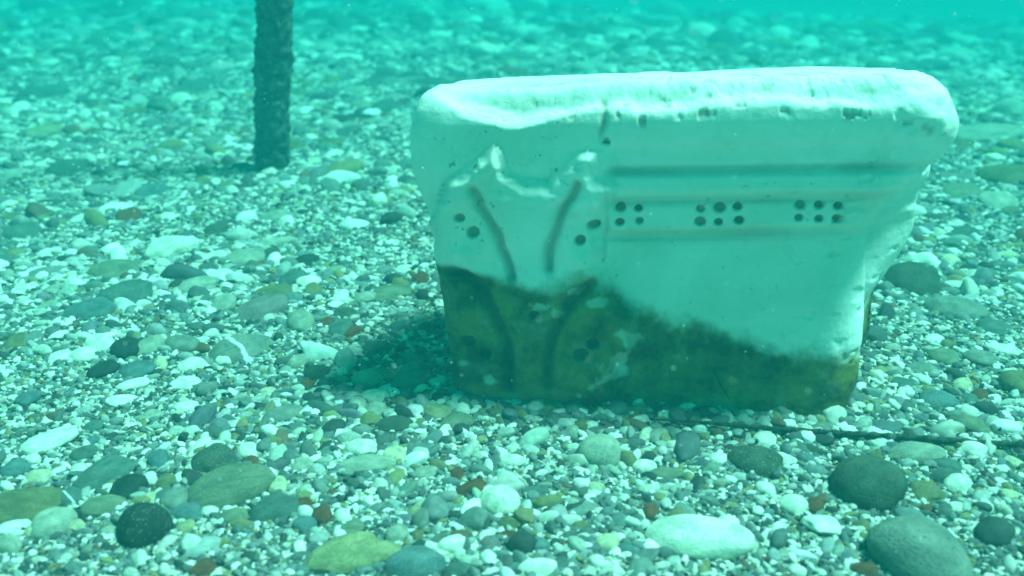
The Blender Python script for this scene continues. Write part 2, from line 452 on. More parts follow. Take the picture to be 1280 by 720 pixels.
def build_capital():
    nF, nC, nS, nB = 420, 14, 70, 40
    zb = -0.06
    zs = np.concatenate([np.linspace(zb, 0.0, 8)[:-1], np.linspace(0.0, TOPZ - LIP, 236)])
    arc = np.linspace(0, math.pi / 2, 40)[1:]
    zs_all = np.concatenate([zs, TOPZ - LIP + LIP * np.sin(arc)])
    inset_all = np.concatenate([np.zeros(len(zs)), 0.042 * (1 - np.cos(arc))])
    rings, flags = [], []
    uF = np.linspace(0, 1, nF)
    for z, ins in zip(zs_all, inset_all):
        xl = float(np.interp(z, LZ, LX)) + ins * 0.45; xr = float(np.interp(z, RZ, RX)) - ins * 0.5
        yf = -float(prof(z)) + ins
        top = sm(0.20, 0.28, z)
        yb = 0.20 + 0.0 * float(top) - ins
        xbl = xl + 0.05; xbr = xr + 0.035 * (1 - float(top)) - 0.005 * float(top)
        rl = 0.034; rr = 0.040
        pts, fl = [], []
        fx = xl + rl + (xr - rr - xl - rl) * uF
        for x in fx: pts.append((x, yf)); fl.append(0)
        for k in range(1, nC + 1):
            a = math.pi / 2 * k / nC
            pts.append((xr - rr + rr * math.sin(a), yf + rr - rr * math.cos(a))); fl.append(1)
        y0 = yf + rr
        for k in range(1, nS):
            s = k / nS
            x = xr + (xbr - xr) * s
            lobe = math.exp(-((s - 0.52) / 0.22) ** 2) * math.exp(-((z - 0.168) / 0.055) ** 2)
            flute = math.exp(-((s - 0.16) / 0.09) ** 2) * float(sm(0.02, 0.09, z) * sm(0.235, 0.18, z))
            low = math.exp(-((s - 0.55) / 0.3) ** 2) * float(sm(0.12, 0.05, z))
            pts.append((x + 0.042 * lobe - 0.042 * flute - 0.012 * low, y0 + (yb - 0.02 - y0) * s)); fl.append(2)
        for k in range(nB):
            s = k / (nB - 1)
            rnd = 0.02 * (abs(2 * s - 1) ** 6)
            pts.append((xbr + (xbl - xbr) * s, yb - rnd)); fl.append(3)
        for k in range(1, nS):
            s = k / nS
            pts.append((xbl + (xl - xbl) * s, yb - 0.02 + (y0 - yb + 0.02) * s)); fl.append(4)
        for k in range(nC):
            a = math.pi / 2 * k / nC
            pts.append((xl + rl - rl * math.cos(a), yf + rl - rl * math.sin(a))); fl.append(5)
        rings.append([(p[0], p[1], z) for p in pts]); flags = fl
    A = np.array(rings)                                  # levels, around, 3
    nz, na = A.shape[:2]
    cz = A[-1].mean(0)
    # top cap: shrink the last ring inwards
    caps = []
    ncap = 26
    for k in range(1, ncap + 1):
        t = k / (ncap + 0.5)
        c = A[-1] + (cz - A[-1]) * t
        c[:, 2] = TOPZ + 0.0015 * math.sin(t * 3)
        caps.append(c)
    A = np.concatenate([A, np.array(caps)], 0)
    # outward directions in plan
    flags = np.array(flags)
    nxt = np.roll(A[:nz], -1, 1); prv = np.roll(A[:nz], 1, 1)
    t = nxt - prv
    nrm = np.stack([t[..., 1], -t[..., 0], np.zeros(t.shape[:2])], -1)
    nrm /= np.linalg.norm(nrm, axis=-1, keepdims=True) + 1e-9
    # photograph pixel of every body vertex, for tracing the carved relief
    W = A @ np.array(B_R.transposed()) + np.array(BASE) - np.array(CAMLOC)
    cr = np.array(CAM_R)
    Cc = W @ cr
    PX = CX + F_PX * Cc[..., 0] / -Cc[..., 2]; PY = CY - F_PX * Cc[..., 1] / -Cc[..., 2]
    d, dirt, algae = relief(PX, PY, A)
    # only the front (and its corners) carries relief
    w = np.where(flags == 0, 1.0, 0.0)
    k5 = np.where(flags == 5)[0]; k1 = np.where(flags == 1)[0]
    w[k5] = np.linspace(0, 1, len(k5)); w[k1] = np.linspace(1, 0, len(k1))
    d = d * w[None]; dirt = dirt * w[None]
    back = (flags >= 2) & (flags <= 4)
    zline = np.interp(A[..., 1], [-0.05, 0.3], [0.075, 0.09])
    al_side = sm(0.02, -0.02, A[..., 2] - np.where(flags == 4, 0.15, zline) + 0.03 * fbm(A, 14, 3, 77))
    algae = np.where(back[None], al_side, algae)
    # chipped bevel along the top of the front
    bev = np.interp(PX, [b[0] for b in BEVEL], [b[1] for b in BEVEL])
    tpx = np.clip(bev - PY + 5.0 * fbm(A, 40, 3, 61), 0, None)     # pixels above the chipped edge
    cut = 0.00030 * np.clip(tpx, 0, 40) * sm(0, 26, tpx) * sm(112, 140, PY + 20) * sm(1160, 1040, PX)
    fw = np.where(flags == 0, 1.0, 0.0)
    fw[k1] = 1.0; fw[k5] = 1.0
    k2 = np.where(flags == 2)[0]; fw[k2] = 1 - sm(0, 0.35, np.linspace(0, 1, len(k2)))
    k4 = np.where(flags == 4)[0]; fw[k4] = 1 - sm(0, 0.35, np.linspace(1, 0, len(k4)))
    fw = fw[None]
    scoop = np.exp(-((PX - 640) / 75) ** 2 - ((PY - 135) / 28) ** 2) * 0.006 + np.exp(-((PX - 700) / 30) ** 2 - ((PY - 118) / 20) ** 2) * 0.006
    rough = fbm(A, 48, 5, 31, 0.65)
    on = sm(0, 12, tpx)
    pits = sm(0.18, 0.42, fbm(A, 85, 3, 92)) * on
    seam = np.exp(-(np.abs(PX - 752 - 4 * vnoise(A, 50, 6)) / 5) ** 2) * sm(108, 120, PY) * sm(185, 160, PY)
    chips = sm(0.25, 0.4, fbm(A, 120, 2, 15)) * np.exp(-((PY - bev) / 7) ** 2) * sm(690, 720, PX)
    d = d + (-cut - scoop * on + on * 0.0024 * rough - 0.0012 * pits * sm(600, 720, PX) - 0.003 * seam - 0.0018 * chips) * fw
    dirt = np.maximum(dirt, fw * np.clip(0.35 * pits * sm(0.0, 0.3, fbm(A, 30, 2, 5) + 0.05) + 0.5 * seam + 0.6 * chips, 0, 0.8))
    # general wear
    wear = 0.0035 * fbm(A, 9, 4, 71) + 0.0012 * fbm(A, 38, 4, 72)
    d = d + wear * np.where(flags == 0, 0.7, 1.0)[None] - 0.002 * sm(0.3, 0.5, fbm(A, 70, 2, 3)) * sm(0.1, 0.15, A[..., 0])
    ca = np.ones(nz); ca[-len(arc):] = np.cos(arc)
    sa_ = np.sqrt(1 - ca * ca)
    A[:nz] += (nrm * ca[:, None, None] + np.array([0, 0, 1.0]) * sa_[:, None, None]) * d[:nz, :, None]
    # damp the relief into the cap
    lastd = np.array([0, 0, 1.0]) * d[nz - 1][:, None]
    for k in range(ncap):
        A[nz + k] += lastd * (1 - (k + 1) / ncap)
        A[nz + k, :, 2] += 0.003 * fbm(A[nz + k], 22, 4, 81) * min(1, k / 3)
    V = A.reshape(-1, 3)
    NL = A.shape[0]
    idx = np.arange(NL * na).reshape(NL, na)
    a = idx[:-1]; b = np.roll(idx, -1, 1)[:-1]; c = np.roll(idx, -1, 1)[1:]; dd = idx[1:]
    faces = np.stack([a, b, c, dd], -1).reshape(-1, 4).tolist()
    faces.append(list(idx[-1]))
    o = mesh_obj('marble_capital', V, faces, marble_material())
    o.matrix_world = Matrix.Translation(BASE) @ B_R.to_4x4()
    for nm, arr in (('dirt', dirt), ('algae', algae)):
        at_ = o.data.attributes.new(nm, 'FLOAT_COLOR', 'POINT')
        v = np.clip(arr.reshape(-1), 0, 1)
        at_.data.foreach_set('color', np.stack([v, v, v, np.ones_like(v)], -1).astype(np.float32).ravel())
    tag(o, 'big carved white marble capital with drilled dots and dark algae on its lower half', 'carved stone')
    return o
capital = build_capital()

def on_face(px, py, out):
    x, z = FP(px, py)
    return BASE + B_R @ Vector((x, -float(prof(z)) - out, z))

def build_flake():
    c = on_face(680, 374, 0.0175)
    V, F = [], []
    rim = [(-.0105, .002), (-.006, .0052), (.001, .005), (.007, .0015), (.0112, -.002), (.005, -.0048), (-.003, -.0046), (-.009, -.002)]
    for y in (0.0, -0.0022):
        k = 1.0 if y == 0 else .78
        for x, z in rim: V.append((x * k, y, z * k))
    n = len(rim)
    F = [(i, (i + 1) % n, n + (i + 1) % n, n + i) for i in range(n)] + [tuple(range(n, 2 * n)), tuple(range(n))[::-1]]
    o = mesh_obj('shell', V, F, simple_noise_material('pale_shell', (.40, .42, .34, 1), (.66, .66, .58, 1), 90, .001))
    o.matrix_world = Matrix.Translation(c) @ B_R.to_4x4()
    tag(o, 'small pale pointed shell stuck to the dark algae in the carved hollow', 'shell')
    P = spline([(892, 462), (898, 473), (903, 484), (912, 497)], 5)
    V, F = [], []
    for i, (x, y) in enumerate(P):
        q = on_face(x, y, 0.004 + 0.0015 * math.sin(i * .5)); rr = 0.0011 * (1 - .6 * i / len(P))
        for k in range(6):
            a = k * math.pi / 3; V.append(q + B_R @ Vector((math.cos(a) * rr, math.sin(a) * rr, 0)))
    n = len(P)
    F = [(i * 6 + k, i * 6 + (k + 1) % 6, (i + 1) * 6 + (k + 1) % 6, (i + 1) * 6 + k) for i in range(n - 1) for k in range(6)]
    o = mesh_obj('weed_strand', V, F, simple_noise_material('weed', (.008, .014, .006, 1), (.02, .03, .012, 1), 200, .0005))
    tag(o, 'thin dark strand of weed hanging on the algae low on the marble', 'weed')
build_flake()

# ------------------------------------------------------------------ the post
def build_post():
    base = at(339, 213)
    depth = (base - CAMLOC).dot(CAM_R @ Vector((0, 0, -1)))
    r = 21.0 / F_PX * depth
    H = 1.02
    nl, na = 260, 64
    zs = np.linspace(-0.06, H, nl); th = np.linspace(0, 2 * math.pi, na, endpoint=False)
    Zg, Tg = np.meshgrid(zs, th, indexing='ij')
    P = np.stack([np.cos(Tg) * r, np.sin(Tg) * r, Zg], -1)
    rr = r * (0.98 + 0.16 * fbm(P, 26, 3, 4) + 0.36 * fbm(P, 110, 4, 14, 0.65))
    P[..., 0] = np.cos(Tg) * rr; P[..., 1] = np.sin(Tg) * rr
    V = P.reshape(-1, 3).tolist()
    F = [(i * na + j, i * na + (j + 1) % na, (i + 1) * na + (j + 1) % na, (i + 1) * na + j) for i in range(nl - 1) for j in range(na)]
    V.append((0, 0, H + 0.01)); F += [((nl - 1) * na + j, (nl - 1) * na + (j + 1) % na, len(V) - 1) for j in range(na)]
    root = empty('wooden_post', base)
    root.rotation_euler = (R(1.0), R(6.4), 0)
    tag(root, 'dark upright post crusted with algae and standing in the gravel behind', 'post')
    mesh_obj('shaft', V, F, simple_noise_material('crusted_wood', (0.016, 0.024, 0.021, 1), (0.12, 0.15, 0.13, 1), 60), root)
    # pale crust specks: barnacles and shell scraps
    m = simple_noise_material('barnacle', (0.07, 0.09, 0.08, 1), (0.24, 0.27, 0.23, 1), 60)
    V, F = [], []
    for k in range(700):
        t = random.uniform(0, 2 * math.pi); z = random.uniform(0.0, 0.9)
        s = random.uniform(0.0007, 0.0021) * (1.5 if random.random() < .06 else 1)
        c = Vector((math.cos(t) * r * 1.0, math.sin(t) * r * 1.0, z)); n = Vector((math.cos(t), math.sin(t), 0.2)).normalized()
        u = n.orthogonal().normalized(); w = n.cross(u)
        i0 = len(V)
        for q in range(6):
            a = q * math.pi / 3; V.append(c + (u * math.cos(a) * random.uniform(.7, 1.5) + w * math.sin(a)) * s)
        V.append(c + n * s * 1.4)
        F += [(i0 + q, i0 + (q + 1) % 6, i0 + 6) for q in range(6)]
    tag(mesh_obj('barnacle_crust', V, F, m, root, smooth=False), kind='stuff')
build_post()

# ------------------------------------------------------------------ stones one can name
def ico(sub):
    import bmesh
    bm = bmesh.new(); bmesh.ops.create_icosphere(bm, subdivisions=sub, radius=1.0)
    v = np.array([q.co[:] for q in bm.verts]); f = [[q.index for q in p.verts] for p in bm.faces]
    bm.free(); return v, f
ICO3, ICO4 = ico(3), ico(4)

def stone_mesh(kind, seed, hi=False):
    v, f = (ICO4 if hi else ICO3)
    p = v.copy()
    if kind == 'round': e, amp, sc = 0.98, 0.09, 0.9
    elif kind == 'flat': e, amp, sc = 0.86, 0.10, 1.0
    elif kind == 'angular': e, amp, sc = 0.9, 0.22, 1.2
    else: e, amp, sc = 0.92, 0.13, 1.0
    p = np.sign(p) * np.abs(p) ** e
    p /= (np.linalg.norm(p, axis=1, keepdims=True) ** 0.35)
    rad = 1 + amp * fbm(v + seed * 3.7, sc, 2, seed) * 1.6 + 0.018 * fbm(v + seed, 5.0, 3, seed + 3)
    p = p * rad[:, None]
    p[:, 0] += 0.14 * vnoise(v * 0 + seed * 1.3, 1, seed)[0] * (p[:, 1] ** 2)       # a little bent
    p[:, 1] *= 1 + 0.18 * vnoise(np.array([[seed * .7, 0, 0]]), 1, seed)[0] * p[:, 0]   # egg-shaped
    if kind == 'angular':
        r2 = np.random.default_rng(seed)
        for _ in range(7):
            n = r2.normal(size=3); n /= np.linalg.norm(n)
            h = 0.62 + 0.18 * r2.random()
            k = p @ n - h
            p -= np.where(k > 0, k, 0)[:, None] * n * 0.85
    p /= np.abs(p).max(0)
    me = bpy.data.meshes.new('stone_shape')
    me.from_pydata(p.tolist(), [], f); me.update()
    me.polygons.foreach_set('use_smooth', [True] * len(me.polygons))
    me.materials.append(STONE['plain'])
    return me
SHAPES = {}
def shape(kind, k, hi=False):
    key = (kind, k, hi)
    if key not in SHAPES: SHAPES[key] = stone_mesh(kind, 10 + k * 7 + len(kind), hi)
    return SHAPES[key]

COL = {'white': (.84, .84, .80), 'cream': (.60, .57, .44), 'pale': (.44, .47, .43), 'grey': (.26, .29, .28), 'blue': (.15, .23, .27),
       'teal': (.13, .19, .19), 'dark': (.042, .060, .062), 'olive': (.22, .215, .13), 'yellow': (.44, .42, .27), 'brown': (.19, .085, .05),
       'green': (.24, .27, .21), 'mauve': (.30, .27, .29), 'orange': (.42, .16, .06), 'darkgreen': (.10, .13, .11)}

for k_ in COL:
    if k_ not in ('white', 'cream'): COL[k_] = tuple(c_ * 0.82 for c_ in COL[k_])
FOOT = []                     # footprints, so the gravel does not cover the stones
LANDMARKS = []
LABELS = set()
def place_stone(cx, cy, w, h, ang, col, label, kind='oval', style='plain', mark=None, flat=0.62, sink=0.22, name=None, group='pebbles lying on the gravel seabed'):
    c0 = at(cx, cy)
    depth = (c0 - CAMLOC).dot(CAM_R @ Vector((0, 0, -1)))
    psi = math.atan2(CAM_H - c0.z, math.hypot(c0.x, c0.y))
    hr = h * 0.53 / F_PX * depth; a = w * 0.51 / F_PX * depth
    c = flat * hr / math.cos(psi)
    b = math.sqrt(max(1 - flat * flat, 0.05)) * hr / math.sin(psi)
    b = min(b, a * 1.6)
    ctr = at(cx, cy, c * sink * 1.0)
    yaw = math.atan2(math.sin(R(ang)) / max(math.sin(psi), .25), math.cos(R(ang))) - math.atan2(c0.x, c0.y)
    nm = name or ('stone' if w > 44 else 'pebble')
    o = bpy.data.objects.new(nm, shape(kind, random.randrange(5), w > 44))
    C.objects.link(o)
    o.location = ctr
    o.rotation_euler = (R(random.uniform(-7, 7)), R(random.uniform(-7, 7)), yaw)
    o.scale = (a, b, c)
    cc = COL[col]; j = random.uniform(.9, 1.1)
    o.color = (min(cc[0] * j, .84), min(cc[1] * j, .84), min(cc[2] * j, .82), 1)
    if style != 'plain':
        me = o.data
        if me.materials[0] is not STONE[style]:
            o.data = me.copy(); o.data.materials[0] = STONE[style]
    assert label not in LABELS, label
    LABELS.add(label)
    tag(o, label, 'stone' if nm == 'stone' else 'pebble', group)
    FOOT.append((ctr.x, ctr.y, a, b, yaw))
    if mark: LANDMARKS.append((cx, cy, w, h, mark))
    return o

S = place_stone
# --- front left
S(62, 552, 70, 26, 3, 'white', 'bright white flat oval stone lying alone at the left edge of the seabed', 'flat', mark='bright white oval stone')
S(180, 660, 68, 62, 0, 'dark', 'very dark round stone with speckles near the bottom left', 'round', 'speckled', mark='very dark round stone at bottom left', flat=.8)
S(286, 611, 116, 52, 4, 'green', 'large pale green flat boulder with a thin crack along its side', 'flat', 'cracked', mark='large pale green cracked boulder')
S(130, 594, 80, 32, 17, 'teal', 'long dark teal stone leaning up behind the very dark round stone', 'flat', mark='long dark teal leaning stone')
S(160, 613, 42, 36, -20, 'dark', 'dark rounded stone under the right end of the long dark teal leaning stone')
S(342, 638, 66, 37, -3, 'teal', 'smooth dark teal oval stone at the right foot of the large cracked boulder', 'oval', mark='smooth dark teal oval stone')
S(268, 577, 56, 36, 8, 'darkgreen', 'dark mottled green stone behind the large cracked boulder', 'oval', 'speckled')
S(310, 564, 28, 24, 0, 'white', 'round white pebble just behind the top of the large cracked boulder', 'round')
S(34, 634, 92, 42, -6, 'olive', 'yellow olive rounded stone cut by the left edge of the view', 'oval', mark='yellow olive stone at the left edge')
S(66, 655, 50, 38, -18, 'pale', 'pale rounded stone leaning on the yellow olive stone', 'oval')
S(49, 597, 32, 22, 22, 'cream', 'cream oval pebble tilted up above the yellow olive stone')
S(19, 586, 36, 24, 8, 'blue', 'blue grey stone at the left edge below the bright white oval')
S(98, 587, 22, 18, 0, 'white', 'round white pebble at the left tip of the long dark leaning stone', 'round')
S(42, 574, 18, 14, 10, 'white', 'tiny white pebble under the bright white oval stone')
S(188, 600, 20, 28, 0, 'white', 'upright white egg shaped pebble right of the long dark leaning stone', 'round')
S(208, 604, 28, 24, 0, 'olive', 'olive green rounded pebble between two white pebbles beside the cracked boulder')
S(228, 598, 22, 17, -10, 'white', 'white pebble at the upper left rim of the cracked boulder')
S(190, 623, 26, 16, 0, 'cream', 'small cream pebble directly above the very dark round stone')
S(130, 632, 56, 28, 4, 'green', 'pale green flat stone left of and above the very dark round stone', 'flat')
S(100, 642, 40, 18, -6, 'dark', 'thin nearly black flat stone left of the very dark round stone', 'flat')
S(88, 624, 32, 24, 10, 'teal', 'dark teal pebble with a pale rim above the thin black stone', 'oval', 'banded')
S(234, 641, 40, 26, -8, 'blue', 'blue grey pebble between the cracked boulder and the very dark round stone')
S(262, 638, 24, 18, 18, 'white', 'small white pebble tucked under the front of the cracked boulder')
S(220, 626, 38, 30, 12, 'grey', 'grey green pebble at the lower left corner of the cracked boulder')
S(232, 659, 24, 17, -12, 'yellow', 'small yellow pebble to the right of the very dark round stone')
S(382, 656, 34, 26, -4, 'blue', 'round blue grey pebble right below the smooth dark teal oval', 'round')
S(255, 712, 42, 26, 8, 'brown', 'rusty brown pebble at the bottom edge of the view', 'angular')
S(410, 716, 50, 18, 0, 'dark', 'dark blue stone cut by the bottom edge before the mossy yellow stone', 'flat')
S(432, 694, 106, 54, 8, 'yellow', 'large pale yellow stone with mossy growth at the bottom edge', 'oval', 'mossy', mark='large mossy yellow stone')
S(376, 632, 28, 19, -12, 'brown', 'brown pebble at the right end of the smooth dark teal oval')
S(36, 498, 28, 23, -15, 'blue', 'blue grey pebble by itself above the bright white oval stone', 'round')
S(233, 509, 32, 15, -8, 'white', 'flat white pebble on fine gravel halfway between boulder and banded stone', 'flat')
S(188, 520, 30, 15, 14, 'pale', 'pale slim pebble to the right of and above the bright white oval')
S(335, 490, 24, 15, -4, 'cream', 'cream pebble on fine gravel below the banded stone')
S(355, 518, 54, 20, 6, 'grey', 'flat grey slab pebble half sunk in fine gravel', 'flat')
S(118, 533, 25, 17, -14, 'teal', 'teal pebble to the upper right of the bright white oval stone')
S(105, 568, 34, 20, 4, 'teal', 'dull teal pebble just below the bright white oval stone')
S(10, 683, 28, 34, 20, 'pale', 'pale stone cut by the left edge near the bottom corner')
S(16, 659, 42, 18, 0, 'white', 'flat white stone at the left edge under the yellow olive stone', 'flat')
S(44, 665, 24, 20, 12, 'cream', 'cream pebble right of the flat white stone at the left edge')
S(95, 658, 24, 18, 8, 'cream', 'cream pebble right of the pale rounded leaning stone')
S(292, 646, 40, 23, -14, 'green', 'mottled pale green pebble in front of the cracked boulder', 'oval', 'speckled')
S(428, 646, 22, 24, 12, 'white', 'white upright pebble above the large mossy yellow stone')
S(402, 645, 26, 26, 0, 'brown', 'dark brown pebble left of the upright white one above the mossy stone')
S(312, 578, 24, 17, 0, 'brown', 'dark brown pebble on the top rim of the cracked boulder')
S(198, 577, 26, 26, 0, 'blue', 'blue grey pebble standing above the egg shaped white pebble')
S(346, 608, 28, 24, 0, 'cream', 'pale cream pebble touching the right end of the cracked boulder')
S(380, 584, 34, 17, -16, 'pale', 'pale streaked pebble right of and behind the cracked boulder')
# --- mid left
S(215, 311, 50, 46, -35, 'white', 'chunky angular white stone, largest white one at middle left', 'angular', mark='chunky angular white stone')
S(142, 338, 64, 28, -8, 'green', 'pale green oval stone behind the dark one at middle left', 'oval', mark='pale green oval stone at middle left')
S(157, 368, 70, 42, -6, 'teal', 'big dark teal oval stone in front of the pale green oval', 'oval', mark='big dark teal oval stone at middle left')
S(112, 388, 68, 28, -20, 'blue', 'flat bright blue stone sloping down to the right', 'flat', mark='flat bright blue stone')
S(305, 323, 50, 26, -6, 'pale', 'flat pale teal disc of stone among white pebbles', 'flat')
S(282, 346, 30, 21, 5, 'white', 'round whitish pebble under the flat pale teal disc', 'round')
S(268, 321, 30, 16, -10, 'white', 'white elongated pebble left of the flat pale teal disc')
S(247, 357, 50, 27, -20, 'pale', 'pale elongated pebble sloping right below the angular white stone')
S(280, 379, 36, 25, -4, 'pale', 'rounded pale pebble left of the mauve grey slab', 'round')
S(327, 387, 56, 36, -22, 'mauve', 'mauve grey flat slab of stone sloping down to the right', 'flat', mark='mauve grey slab')
S(377, 402, 36, 30, 0, 'pale', 'smooth round pale pebble right of the mauve grey slab', 'round', mark='smooth round pale pebble beside the slab')
S(300, 436, 86, 33, 10, 'grey', 'long grey stone with a white band around its middle', 'oval', 'banded', mark='white banded grey stone')
S(342, 367, 48, 20, -8, 'olive', 'olive brown oval pebble above the mauve grey slab')
S(391, 364, 26, 20, 0, 'olive', 'small olive pebble right of the olive brown oval one')
S(340, 319, 26, 22, 0, 'darkgreen', 'dark round pebble right of the flat pale teal disc', 'round')
S(385, 326, 32, 21, -8, 'dark', 'nearly black oval pebble at middle left on fine white gravel')
S(367, 348, 32, 28, -12, 'teal', 'rounded teal pebble above the olive pebbles', 'round')
S(126, 429, 38, 26, 8, 'white', 'rounded white pebble below the flat bright blue stone', 'round')
S(105, 443, 36, 22, -4, 'white', 'white oval pebble left of the dark round one at middle left')
S(160, 435, 42, 30, -4, 'dark', 'dark rounded stone between two white pebbles and a pale one')
S(187, 433, 34, 28, -14, 'pale', 'pale teal rounded pebble right of the dark rounded stone')
S(129, 462, 38, 24, -10, 'dark', 'dark oval pebble in the pair below the white pebbles')
S(172, 463, 48, 24, -8, 'blue', 'teal blue oval pebble in the pair below the white pebbles')
S(200, 456, 18, 20, 0, 'cream', 'small cream pebble at the right end of the teal blue oval')
S(240, 457, 38, 19, 12, 'white', 'white pebble leaning right, below the left end of the banded stone')
S(228, 430, 42, 28, 10, 'grey', 'dull grey green pebble left of the banded stone')
S(78, 446, 28, 17, -30, 'white', 'small white pebble sloping right at the far left middle')
S(28, 291, 44, 26, -3, 'teal', 'dark teal oval stone near the left edge, level with the angular white stone')
S(162, 271, 34, 18, 0, 'brown', 'reddish brown pebble above the angular white stone')
S(270, 288, 30, 19, -6, 'darkgreen', 'dark green pebble to the upper right of the angular white stone')
S(348, 271, 42, 18, 4, 'pale', 'pale oval pebble on open gravel between post and middle stones')
S(17, 272, 28, 13, 0, 'olive', 'yellowish green pebble touching the left edge')
S(103, 273, 24, 13, -12, 'white', 'white slim pebble left of the reddish brown pebble')
S(62, 318, 30, 13, 0, 'white', 'flat white pebble under the dark teal oval by the left edge')
S(30, 363, 32, 14, -4, 'white', 'white oval pebble left of the big dark teal oval at middle left')
S(70, 361, 24, 16, -12, 'pale', 'pale pebble between white oval and big dark teal oval')
S(386, 481, 18, 14, -14, 'orange', 'small orange brown pebble below the round pale pebble beside the slab')
S(375, 452, 28, 21, -20, 'pale', 'pale teal pebble above the small orange brown one')
S(397, 466, 36, 21, 0, 'darkgreen', 'dark green pebble right of the small orange brown one')
S(165, 481, 46, 14, 0, 'white', 'flat white pebble under the teal blue oval', 'flat')
S(230, 479, 40, 17, -4, 'white', 'flat white pebble on fine gravel below the white leaning pebble', 'flat')
S(210, 272, 20, 13, 0, 'white', 'small white pebble to the right of the reddish brown pebble')
S(60, 385, 30, 15, -6, 'pale', 'pale flat pebble left of the flat bright blue stone', 'flat')
S(20, 428, 30, 20, -10, 'olive', 'olive pebble close to the left edge at middle height')
# --- far left
S(85, 211, 50, 27, -2, 'teal', 'dark hazy stone on the far gravel left of the post', 'oval', mark='dark hazy stone left of the post')
S(190, 239, 48, 18, -4, 'blue', 'flat bluish stone on the gravel below and left of the post', 'flat')
S(55, 119, 58, 28, -4, 'teal', 'broad dark stone far back at the left', 'oval', mark='broad dark stone far back at left')
S(244, 110, 40, 25, -8, 'teal', 'dark oval stone with a bright top far back left of the post', 'oval')
S(163, 94, 32, 22, -6, 'pale', 'pale round stone far back between two dark ones', 'round')
S(191, 96, 28, 18, 0, 'teal', 'dark round stone touching the pale round one far back')
S(153, 41, 60, 26, 0, 'teal', 'faint bluish boulder fading into the haze at the top left', 'oval', name='stone')
S(55, 165, 42, 18, -4, 'yellow', 'yellow green stone far back at the left')
S(118, 177, 26, 18, 0, 'teal', 'dark pebble right of the yellow green stone far back')
S(168, 141, 34, 20, -4, 'olive', 'olive stone far back in the middle of the left gravel')
S(66, 182, 20, 9, 0, 'white', 'small white pebble below the yellow green stone far back')
S(10, 94, 30, 12, 0, 'pale', 'pale flat stone at the left edge far back', 'flat')
S(67, 92, 20, 8, 0, 'white', 'white sliver of pebble far back above the broad dark stone')
S(20, 217, 34, 16, -6, 'pale', 'pale hazy pebble at the left edge level with the dark hazy stone')
S(204, 53, 8, 8, 0, 'orange', 'tiny reddish pebble far back near the top left')
S(285, 166, 20, 14, 0, 'olive', 'olive pebble close to the left side of the post')
S(230, 154, 12, 9, -20, 'white', 'small white pebble far back left of the post')
S(268, 229, 16, 13, 0, 'white', 'white pebble on the gravel below the shadow of the post')
# --- between post and capital
S(482, 136, 42, 28, 0, 'teal', 'dark teal stone beside the upper left corner of the marble', 'oval', mark='dark teal stone near the marble corner')
S(454, 135, 28, 26, 30, 'pale', 'pale stone leaning on the dark teal one left of the marble')
S(418, 193, 24, 17, -4, 'white', 'white round pebble between the post and the marble', 'round', mark='white round pebble between post and marble')
S(441, 222, 22, 18, 0, 'white', 'white dimpled pebble just below the round white one', 'round')
S(408, 149, 24, 13, 0, 'pale', 'pale oval pebble above the round white one between post and marble')
S(466, 154, 26, 13, -4, 'pale', 'pale green pebble under the dark teal stone near the marble')
S(414, 179, 34, 18, 0, 'olive', 'olive pebble behind the round white one between post and marble')
S(368, 183, 28, 26, 0, 'olive', 'olive stone at the right foot of the post', 'round')
S(480, 243, 34, 15, 0, 'olive', 'olive pebble near the left edge of the marble')
S(508, 206, 20, 14, 0, 'blue', 'bluish pebble against the left side of the marble')
S(515, 237, 18, 13, 0, 'cream', 'cream pebble against the left side of the marble')
S(374, 120, 26, 14, 0, 'olive', 'yellowish stone right of the post far back')
S(445, 113, 38, 13, 4, 'pale', 'pale flat stone far back above the stones beside the marble', 'flat')
S(404, 103, 26, 12, 0, 'olive', 'faint olive stone far back right of the post')
S(396, 42, 40, 16, 0, 'grey', 'faint grey stone right of the post near the top')
S(610, 57, 44, 14, 0, 'olive', 'faint yellowish flat stone far back above the marble', 'flat')
S(763, 20, 22, 8, -15, 'white', 'white sliver of shell far back near the top', 'flat')
# --- shadow side of the capital
S(460, 473, 44, 30, 0, 'pale', 'smooth pale stone at the front edge of the marble shadow', 'round', mark='smooth pale stone at the shadow edge')
S(468, 495, 42, 18, -8, 'white', 'white flat stone in front of the smooth pale one at the shadow edge', 'flat')
S(427, 467, 16, 18, 0, 'white', 'small white pebble left of the smooth pale stone at the shadow edge')
S(490, 367, 52, 20, 10, 'green', 'dark green long stone leaning up at the back of the marble shadow', 'flat')
S(457, 371, 30, 18, -14, 'pale', 'pale pebble at the left end of the dark green long stone')
S(525, 349, 22, 20, 0, 'brown', 'brownish pebble beside the left side of the marble')
S(527, 370, 18, 24, 0, 'dark', 'dark upright pebble under the brownish one beside the marble')
S(426, 372, 20, 13, 0, 'white', 'white pebble left of the shadow, near the pale one')
S(424, 412, 34, 22, -6, 'teal', 'teal grey pebble among brown ones left of the shadow')
S(442, 415, 22, 20, -24, 'brown', 'purple brown pebble tilted against the teal grey one')
S(408, 404, 18, 14, 0, 'brown', 'small red brown pebble left of the teal grey one')
S(430, 393, 34, 16, 10, 'darkgreen', 'dark curved pebble above the teal grey one')
S(417, 338, 18, 15, -20, 'yellow', 'small yellow pebble on fine gravel left of the marble')
S(505, 337, 22, 10, 0, 'white', 'white flat pebble left of the marble where algae begins', 'flat')
S(470, 435, 40, 18, 0, 'teal', 'teal stone sitting inside the shadow left of the marble')
S(500, 410, 30, 18, -6, 'blue', 'bluish stone sitting inside the shadow left of the marble')
S(512, 448, 26, 16, 0, 'grey', 'grey stone deep inside the shadow left of the marble')
